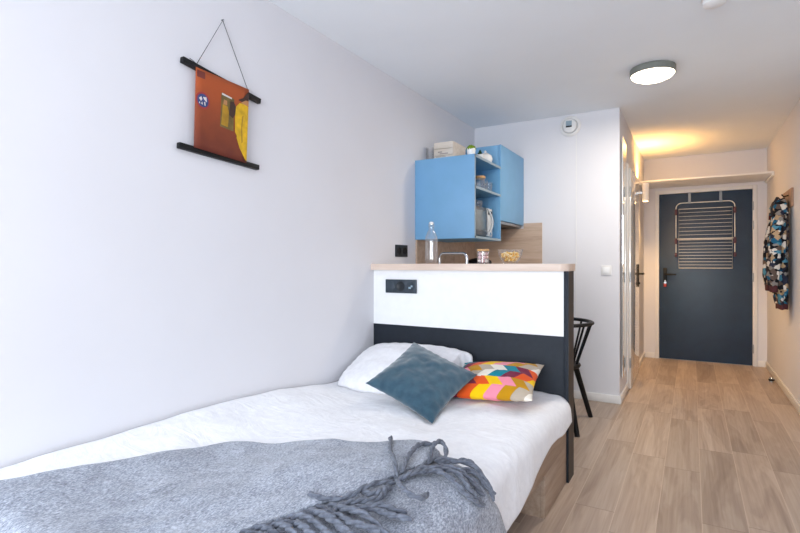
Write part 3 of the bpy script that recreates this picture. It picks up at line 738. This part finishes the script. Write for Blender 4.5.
MB().tube([(xb-.06, 5.440, 1.56), (xb-.055, 5.445, 1.64), (xb-.035, 5.430, 1.7), (xb-.01, 5.415, 1.75)], .009, 10).build('collar', M['trimred'], jk)

# doorstop
q = thing('doorstop', 'small dark and steel doorstop on the hall floor by the right wall', 'doorstop', (.683, 6.16, 0))
MB().lathe([(0, .0005), (.02, .0005), (.02, .028), (.017, .03), (0, .03)], (.683, 6.16, 0), 24).build('post', M['steel'], q)
MB().lathe([(.0205, .012), (.026, .014), (.026, .026), (.0205, .028)], (.683, 6.16, 0), 24, closed=True).build('rubber_ring', M['black'], q)
MB().lathe([(.016, .0302), (.02, .034), (.016, .042), (0, .043)], (.683, 6.16, 0), 24).build('cap', M['chrome'], q)

# ------------------------------------------------------------------ bed
#SURF
def hsh(i, j, k=0):
    n = (i*374761393 + j*668265263 + k*2147483647) & 0xffffffff
    n = ((n ^ (n >> 13))*1274126177) & 0xffffffff
    return ((n ^ (n >> 16)) & 0xffff)/65535.0
def vn(x, y, k=0):
    i, j = math.floor(x), math.floor(y); fx, fy = x-i, y-j
    fx = fx*fx*(3-2*fx); fy = fy*fy*(3-2*fy)
    a = hsh(i, j, k)*(1-fx)+hsh(i+1, j, k)*fx; b = hsh(i, j+1, k)*(1-fx)+hsh(i+1, j+1, k)*fx
    return (a*(1-fy)+b*fy)*2-1
def sst(a, b, x):
    x = max(0.0, min(1.0, (x-a)/(b-a))); return x*x*(3-2*x)
DXE, DYE, DR = -.64, .62, .075
def dtop(x, y, fine=True):
    z = .478 + .02*(1-sst(1.2, 2.2, y))
    z += (.060*(1-sst(1.75, 2.35, y)))*(1-sst(-1.8, -1.42, x)) * (1 if y > .5 else 1)
    z -= .012*sst(-.85, -.64, x)
    z -= .03*math.exp(-((x+1.0)**2+(y-2.0)**2)/.022)
    if fine:
        z += .010*vn(x*3.1+y*.9, y*2.3, 1) + .006*vn(x*7+y*3, y*5-x*2, 2)
        z += .0035*(1-abs(vn(x*9-y*4, y*3+x*5, 3)))*1.5
    return z
def duv(s, t, off=0.0, fine=True):
    a = s-DXE; b = DYE-t
    dx = dy = 0.0; x = s; y = t; nx = nz = 0.0; ny = 0.0
    nx, ny, nz = 0.0, 0.0, 1.0
    if a > 0:
        th = min(a/DR, PI/2); x = DXE+DR*math.sin(th); dx = DR*(1-math.cos(th)); nx, nz = math.sin(th), math.cos(th)
        if a > DR*PI/2: dx += a-DR*PI/2
    if b > 0:
        th = min(b/DR, PI/2); y = DYE-DR*math.sin(th); dy = DR*(1-math.cos(th)); ny = -math.sin(th); nz = min(nz, math.cos(th))
        if b > DR*PI/2: dy += b-DR*PI/2
    z = dtop(x, y, fine) - max(dx, dy)
    if a > 0:
        k = sst(0, .2, a)
        x += k*(.010+.008*vn(t*5.3, a*3, 5)+.006*vn(t*11, a*2, 6)) if fine else 0
    l = math.sqrt(nx*nx+ny*ny+nz*nz)
    return (x+nx/l*off, y+ny/l*off, z+nz/l*off)
#ENDSURF
def hem(t): return .335-.13*(1-sst(1.35, 2.55, t))+.010*math.sin(t*9)

bd = thing('bed', 'bed with oak side board and base block against the left wall', 'bed', (-1.2, 1.7, 0))
BY0 = .72
MB().box(-.605, -.583, BY0, YP-.003, .2, .36, .001).build('side_rail', M['bedwood'], bd)
MB().box(-.605, -.583, 2.32, YP-.003, .0005, .1995, .001).build('side_panel', M['bedwood'], bd)
MB().box(XL+.02, -.6055, 2.32, 2.338, .0005, .1995, .001).build('cross_panel', M['bedwood'], bd)
MB().box(XL+.02, -.6055, BY0, BY0+.018, .0005, .3, .001).build('foot_panel', M['bedwood'], bd)
MB().box(XL+.02, -.6055, BY0+.02, YP-.003, .2005, .24).build('slat_base', M['bedwood'], bd)
MB().box(XL+.02, -.64, BY0, YP-.004, .2405, .40, .04, seg=4).build('mattress', M['duvet'], bd)

def grid_obj(fn, nu, nv, uvs=False):
    m = MB(); ul = m.bm.loops.layers.uv.new('UVMap') if uvs else None
    G = [[m.bm.verts.new(fn(i/nu, j/nv)) for i in range(nu+1)] for j in range(nv+1)]
    for j in range(nv):
        for i in range(nu):
            f = m.bm.faces.new((G[j][i], G[j][i+1], G[j+1][i+1], G[j+1][i]))
            if uvs:
                for lp, (a, b) in zip(f.loops, ((i, j), (i+1, j), (i+1, j+1), (i, j+1))): lp[ul].uv = (a/nu, b/nv)
    return m

# pillows: two puffed sheets sewn round the edge
def pillow(w, h, th, mat4, seed, n=56, ear=.035, wr=.004, clampY=None, zmin=.448, rnd=0):
    m = MB(); ul = m.bm.loops.layers.uv.new('UVMap')
    def P(u, v, sgn):
        a, b = 2*u-1, 2*v-1
        x = a*w/2*(1-ear*(1-a*a)*0-ear*(1-b*b)*abs(a)**3*1.0); y = b*h/2*(1-ear*(1-a*a)*abs(b)**3)
        x *= math.sqrt(1-rnd*b*b*b*b); y *= math.sqrt(1-rnd*a*a*a*a)
        k = max(0, (1-a**4)*(1-b**4))**.55*(.62+.38*(1-a*a)*(1-b*b))
        z = th/2*k
        e = 1-max(abs(a), abs(b))
        z += k*wr*(vn(u*7+seed, v*7, seed)+.7*vn(u*14, v*14+seed, seed+1)) + wr*.8*math.sin((a if abs(b) > abs(a) else b)*26+seed)*math.exp(-e*9)*min(1, e*14)
        p = mat4 @ Vector((x, y, sgn*z))
        if clampY: p.y = min(p.y, clampY)
        if zmin and p.z < zmin: p.z = zmin + (p.z-zmin)*.12
        return p
    top = [[m.bm.verts.new(P(i/n, j/n, 1)) for i in range(n+1)] for j in range(n+1)]
    bot = [[top[j][i] if i in (0, n) or j in (0, n) else m.bm.verts.new(P(i/n, j/n, -1)) for i in range(n+1)] for j in range(n+1)]
    for Q, fl in ((top, False), (bot, True)):
        for j in range(n):
            for i in range(n):
                idx = [(i, j), (i+1, j), (i+1, j+1), (i, j+1)]
                if fl: idx = idx[::-1]
                f = m.bm.faces.new([Q[b][a] for a, b in idx])
                for lp, (a, b) in zip(f.loops, idx): lp[ul].uv = (a/n, b/n)
    return m
def pose(loc, w):
    w = Vector(w); return Matrix.Translation(loc) @ Matrix.Rotation(w.length, 4, w.normalized())
def settle(lower, uppers, gap=.006, near=.022, floor_z=-9):
    for u in uppers:
        t_ = BVHTree.FromBMesh(u.bm)
        for v in lower.bm.verts:
            h = t_.ray_cast(Vector((v.co.x, v.co.y, -1)), Vector((0, 0, 1)))[0]
            z = v.co.z
            if h is not None: z = min(z, h.z-gap)
            q_ = t_.find_nearest(Vector((v.co.x, v.co.y, z)), near)
            if q_[0] is not None: z = min(z, q_[0].z-near*.6)
            v.co.z = max(z, floor_z) if z < v.co.z else z

pw = pillow(.735, .50, .17, pose((-1.427, 2.50, .565), (.40, 0, 0)), 3, 60, .0, .007, YP-.006, .455, .22)
KB = (.385/.42)
pb = pillow(.40, .40, .13, pose((-1.263*KB, 2.402*KB, 1.173+(.55-1.173)*KB), (.59, -.095, 1.402)), 11, 64, .085, .005, zmin=.43)
pp = pillow(.44, .36, .12, pose((-.875, 2.47, .575), (.30, -.05, .08)), 23, 64, .07, .004, YP-.006)
settle(pp, [pb]); settle(pw, [pb]); settle(pw, [pp], near=.05)
NU, NV = 150, 190
def dfun(u, v):
    t_ = (YP-.008)*(1-v) + .35*v
    y = max(t_, .5); smax = DXE+DR*PI/2-DR + (dtop(-.6, y, False)-hem(y))
    return duv(-1.806*(1-u)+smax*u, t_)
dm = grid_obj(dfun, NU, NV)
settle(dm, [pw, pb, pp], floor_z=.418)
DT = BVHTree.FromBMesh(dm.bm)
do = dm.build('duvet', M['duvet'], ang=80); tag(do, 'white rumpled duvet spread over the bed and hanging over its side', 'duvet')
sm = do.modifiers.new('thick', 'SOLIDIFY'); sm.thickness = .014; sm.offset = -1
tag(pw.build('pillow', M['pillow'], ang=80), 'white pillow leaning on the headboard in the wall corner', 'pillow')
tag(pb.build('blue_cushion', M['velvet'], ang=80), 'slate blue velvet cushion leaning cornerwise against the white pillow', 'cushion')
tag(pp.build('patterned_cushion', M['pattern'], ang=80), 'multicoloured geometric print cushion on the bed by the charcoal headboard', 'cushion')

#THROW
# plan of the folded throw on the bed: x across (continuing down the side past the edge), y along the bed
BACK = [(-1.80, .30), (-1.74, .50), (-1.669, .643), (-1.628, .804), (-1.559, 1.054), (-1.491, 1.248), (-1.385, 1.341), (-1.246, 1.403), (-1.077, 1.483), (-.928, 1.575), (-.809, 1.592), (-.737, 1.565), (-.68, 1.55), (-.608, 1.512), (-.546, 1.512), (-.49, 1.56), (-.435, 1.61), (-.353, 1.66), (-.29, 1.69)]
FOOT = [(-1.78, .24), (-1.5, .24), (-1.2, .26), (-.9, .36), (-.72, .5), (-.6, .66), (-.45, .76), (-.28, .85)]
FRINGE = [(-1.55, .24), (-1.25, .32), (-1.08, .58), (-.959, .83), (-.929, .93), (-.885, 1.025), (-.839, 1.105), (-.803, 1.19), (-.772, 1.28), (-.745, 1.37), (-.728, 1.45), (-.735, 1.53)]
TASSELS = [[(-0.746,1.255),(-0.797,1.328),(-0.861,1.409),(-0.946,1.551)],[(-0.744,1.285),(-0.755,1.317),(-0.786,1.404),(-0.801,1.506),(-0.779,1.558)],[(-0.735,1.241),(-0.687,1.187),(-0.651,1.167),(-0.63,1.178),(-0.635,1.231)],[(-0.746,1.248),(-0.77,1.205),(-0.788,1.155),(-0.806,1.095),(-0.852,1.068),(-0.919,1.072)],[(-0.742,1.197),(-0.731,1.143),(-0.754,1.106),(-0.789,1.064),(-0.803,1.027)],[(-0.787,1.066),(-0.747,1.063),(-0.723,1.083),(-0.688,1.111),(-0.64,1.133)],[(-0.794,1.049),(-0.757,1.05),(-0.718,1.075),(-0.667,1.091),(-0.618,1.104)],[(-0.847,1.024),(-0.803,1.01),(-0.762,1.007),(-0.716,0.994),(-0.651,1.019)],[(-0.874,0.985),(-0.826,0.987),(-0.759,0.982),(-0.708,0.962)],[(-0.886,0.949),(-0.833,0.957),(-0.773,0.95),(-0.73,0.934)],[(-0.897,0.922),(-0.832,0.927),(-0.77,0.92)],[(-0.912,0.897),(-0.849,0.903),(-0.789,0.896)],[(-0.923,0.867),(-0.872,0.876),(-0.806,0.873)],[(-0.931,0.841),(-0.873,0.851),(-0.809,0.844)],[(-0.94,0.816),(-0.88,0.821),(-0.815,0.813)],[(-0.949,0.788),(-0.884,0.79),(-0.817,0.78)],[(-0.956,0.761),(-0.888,0.759),(-0.822,0.747)],[(-0.835,1.059),(-0.772,1.041),(-0.717,1.039),(-0.667,1.03),(-0.622,1.014)],[(-0.858,1.001),(-0.802,0.985),(-0.739,0.977),(-0.67,0.954)],[(-0.802,1.152),(-0.757,1.145),(-0.74,1.174),(-0.743,1.216)],[(-0.727,1.422),(-0.756,1.524),(-0.753,1.572),(-0.719,1.54),(-0.704,1.491)],[(-0.738,1.275),(-0.706,1.362),(-0.648,1.418),(-0.612,1.48),(-0.575,1.478),(-0.549,1.499)],[(-0.729,1.321),(-0.722,1.463),(-0.66,1.497),(-0.611,1.502),(-0.579,1.49),(-0.538,1.485)],[(-0.696,1.417),(-0.627,1.396),(-0.587,1.37),(-0.545,1.423)],[(-0.707,1.382),(-0.625,1.355),(-0.585,1.351),(-0.546,1.402)],[(-0.721,1.453),(-0.682,1.491),(-0.642,1.522),(-0.621,1.511),(-0.6,1.484)],[(-0.702,1.458),(-0.66,1.421),(-0.599,1.423),(-0.56,1.446)],[(-0.743,1.249),(-0.721,1.293),(-0.692,1.366),(-0.671,1.436)]]
def spline(pts, n):
    P = [Vector((*p, 0)) for p in pts]; out = []; dense = []
    for i in range(len(P)-1):
        a, b, c, d = P[max(i-1, 0)], P[i], P[i+1], P[min(i+2, len(P)-1)]
        for k in range(12):
            t = k/12
            dense.append(.5*((2*b)+(c-a)*t+(2*a-5*b+4*c-d)*t*t+(3*b-a-3*c+d)*t**3))
    dense.append(P[-1])
    L = [0]
    for i in range(1, len(dense)): L.append(L[-1]+(dense[i]-dense[i-1]).length)
    j = 0
    for k in range(n+1):
        d = L[-1]*k/n
        while j < len(L)-2 and L[j+1] < d: j += 1
        f = (d-L[j])/max(1e-9, L[j+1]-L[j]); out.append(dense[j].lerp(dense[j+1], min(1, f)))
    return out
def wool_wave(s_, t_): return .006*vn(s_*6+t_*2, t_*4-s_*2, 9)+.003*vn(s_*15, t_*13, 10)
def ruled(A, B, nu, nv, off):
    a = spline(A, nu); b = spline(B, nu)
    def fn(u, v):
        q = a[round(u*nu)].lerp(b[round(u*nu)], v)
        return duv(q.x, q.y, off(u, v, q))
    return grid_obj(fn, nu, nv)
tw = thing('wool_throw', 'blue grey wool throw with dark twisted fringe folded over the front of the bed', 'throw', (-1.1, 1.0, .5))
ob = ruled(BACK, FOOT, 150, 90, lambda u, v, q: .007+.005*sst(0, .03, v)+max(0, wool_wave(q.x, q.y)+.004)).build('lower_layer', M['wool'], tw, ang=80)
sm = ob.modifiers.new('thick', 'SOLIDIFY'); sm.thickness = .006; sm.offset = -1
ob = ruled(BACK[:11], FRINGE, 150, 90, lambda u, v, q: .015+.012*sst(0, .05, v)*(1-.3*sst(.9, 1, v))+max(0, wool_wave(q.x, q.y)+.004)+.006*max(0, vn(q.x*4, q.y*5, 12))).build('upper_layer', M['wool'], tw, ang=80)
sm = ob.modifiers.new('thick', 'SOLIDIFY'); sm.thickness = .007; sm.offset = -1
for ti, pl in enumerate(TASSELS):
    n_ = 26; c_ = spline(pl, n_); rad = .0078 if ti < 7 or ti > 19 else .0086
    def tp(k):
        q = c_[k]; f = k/n_
        lift = .030+.012*math.sin(PI*min(1, f*1.1))+.004*math.sin(ti*2.1+f*7)+(.012 if ti in (0, 1, 2, 20) else 0)
        return Vector(duv(q.x, q.y, lift))
    ctr = [tp(k) for k in range(n_+1)]
    m = MB()
    for ph in (0, PI):
        st_ = []
        for k in range(n_+1):
            t_ = (ctr[min(k+1, n_)]-ctr[max(k-1, 0)]).normalized(); sd_ = t_.cross(Vector((0, 0, 1))).normalized(); up_ = sd_.cross(t_)
            an = ph+k*.75
            st_.append(ctr[k]+(sd_*math.cos(an)+up_*math.sin(an))*rad*.5)
        m.tube(st_, [rad*.68*(.75 if k in (0, n_) else 1) for k in range(n_+1)], 7)
    m.build('tassel', M['fringe'], tw, ang=80)
#ENDTHROW

# ------------------------------------------------------------------ light
def area(name, loc, rot, sx, sy, power, col, shape='RECTANGLE'):
    l = bpy.data.lights.new(name, 'AREA'); l.shape = shape; l.size = sx; l.size_y = sy; l.energy = power; l.color = col
    o = bpy.data.objects.new(name, l); COL.objects.link(o); o.location = loc; o.rotation_euler = rot; return o
area('window_daylight', (-.375, YF-.02, 1.28), (PI/2-.35, 0, 0), 1.8, 1.95, 164, (.835, .92, 1.0))
def spot(name, loc, rot, power, ang, col, blend=.6, r=.02):
    l = bpy.data.lights.new(name, 'SPOT'); l.energy = power; l.spot_size = math.radians(ang); l.spot_blend = blend; l.color = col; l.shadow_soft_size = r
    o = bpy.data.objects.new(name, l); COL.objects.link(o); o.location = loc; o.rotation_euler = rot; return o
spot('wall_lamp_up', (XH+.085, 6.1, 2.064), (PI, 0, 0), 40, 140, (1, .5, .14))
spot('wall_lamp_down', (XH+.085, 6.1, 1.856), (0, 0, 0), 60, 140, (1, .6, .24))
area('ceiling_lamp_light', (-.228, 3.744, ZC-.087), (0, 0, 0), .22, .22, 18, (1, .9, .76), 'DISK')
wd = bpy.data.worlds.new('daylight'); S.world = wd; wd.use_nodes = True
nt = wd.node_tree; nt.nodes.clear()
bg = nt.nodes.new('ShaderNodeBackground'); bg.inputs[0].default_value = (.75, .86, 1, 1); bg.inputs[1].default_value = 1.5
ow = nt.nodes.new('ShaderNodeOutputWorld'); nt.links.new(bg.outputs[0], ow.inputs[0])

# ------------------------------------------------------------------ camera and view
cam = bpy.data.cameras.new('camera'); co = bpy.data.objects.new('camera', cam); COL.objects.link(co)
cam.sensor_width = 36; cam.lens = 36*500/800; cam.clip_start = .02
co.location = (0, 0, 1.173); co.rotation_euler = (PI/2, 0, math.atan(292/500))
cam.shift_y = (264-266.5)/800
S.camera = co
S.view_settings.view_transform = 'Standard'; S.view_settings.look = 'None'; S.view_settings.gamma = 1
S.view_settings.use_curve_mapping = False; S.view_settings.exposure = 0
S.cycles.use_denoising = True
S.cycles.max_bounces = 10; S.cycles.diffuse_bounces = 6; S.cycles.transparent_max_bounces = 24; S.cycles.sample_clamp_indirect = 8
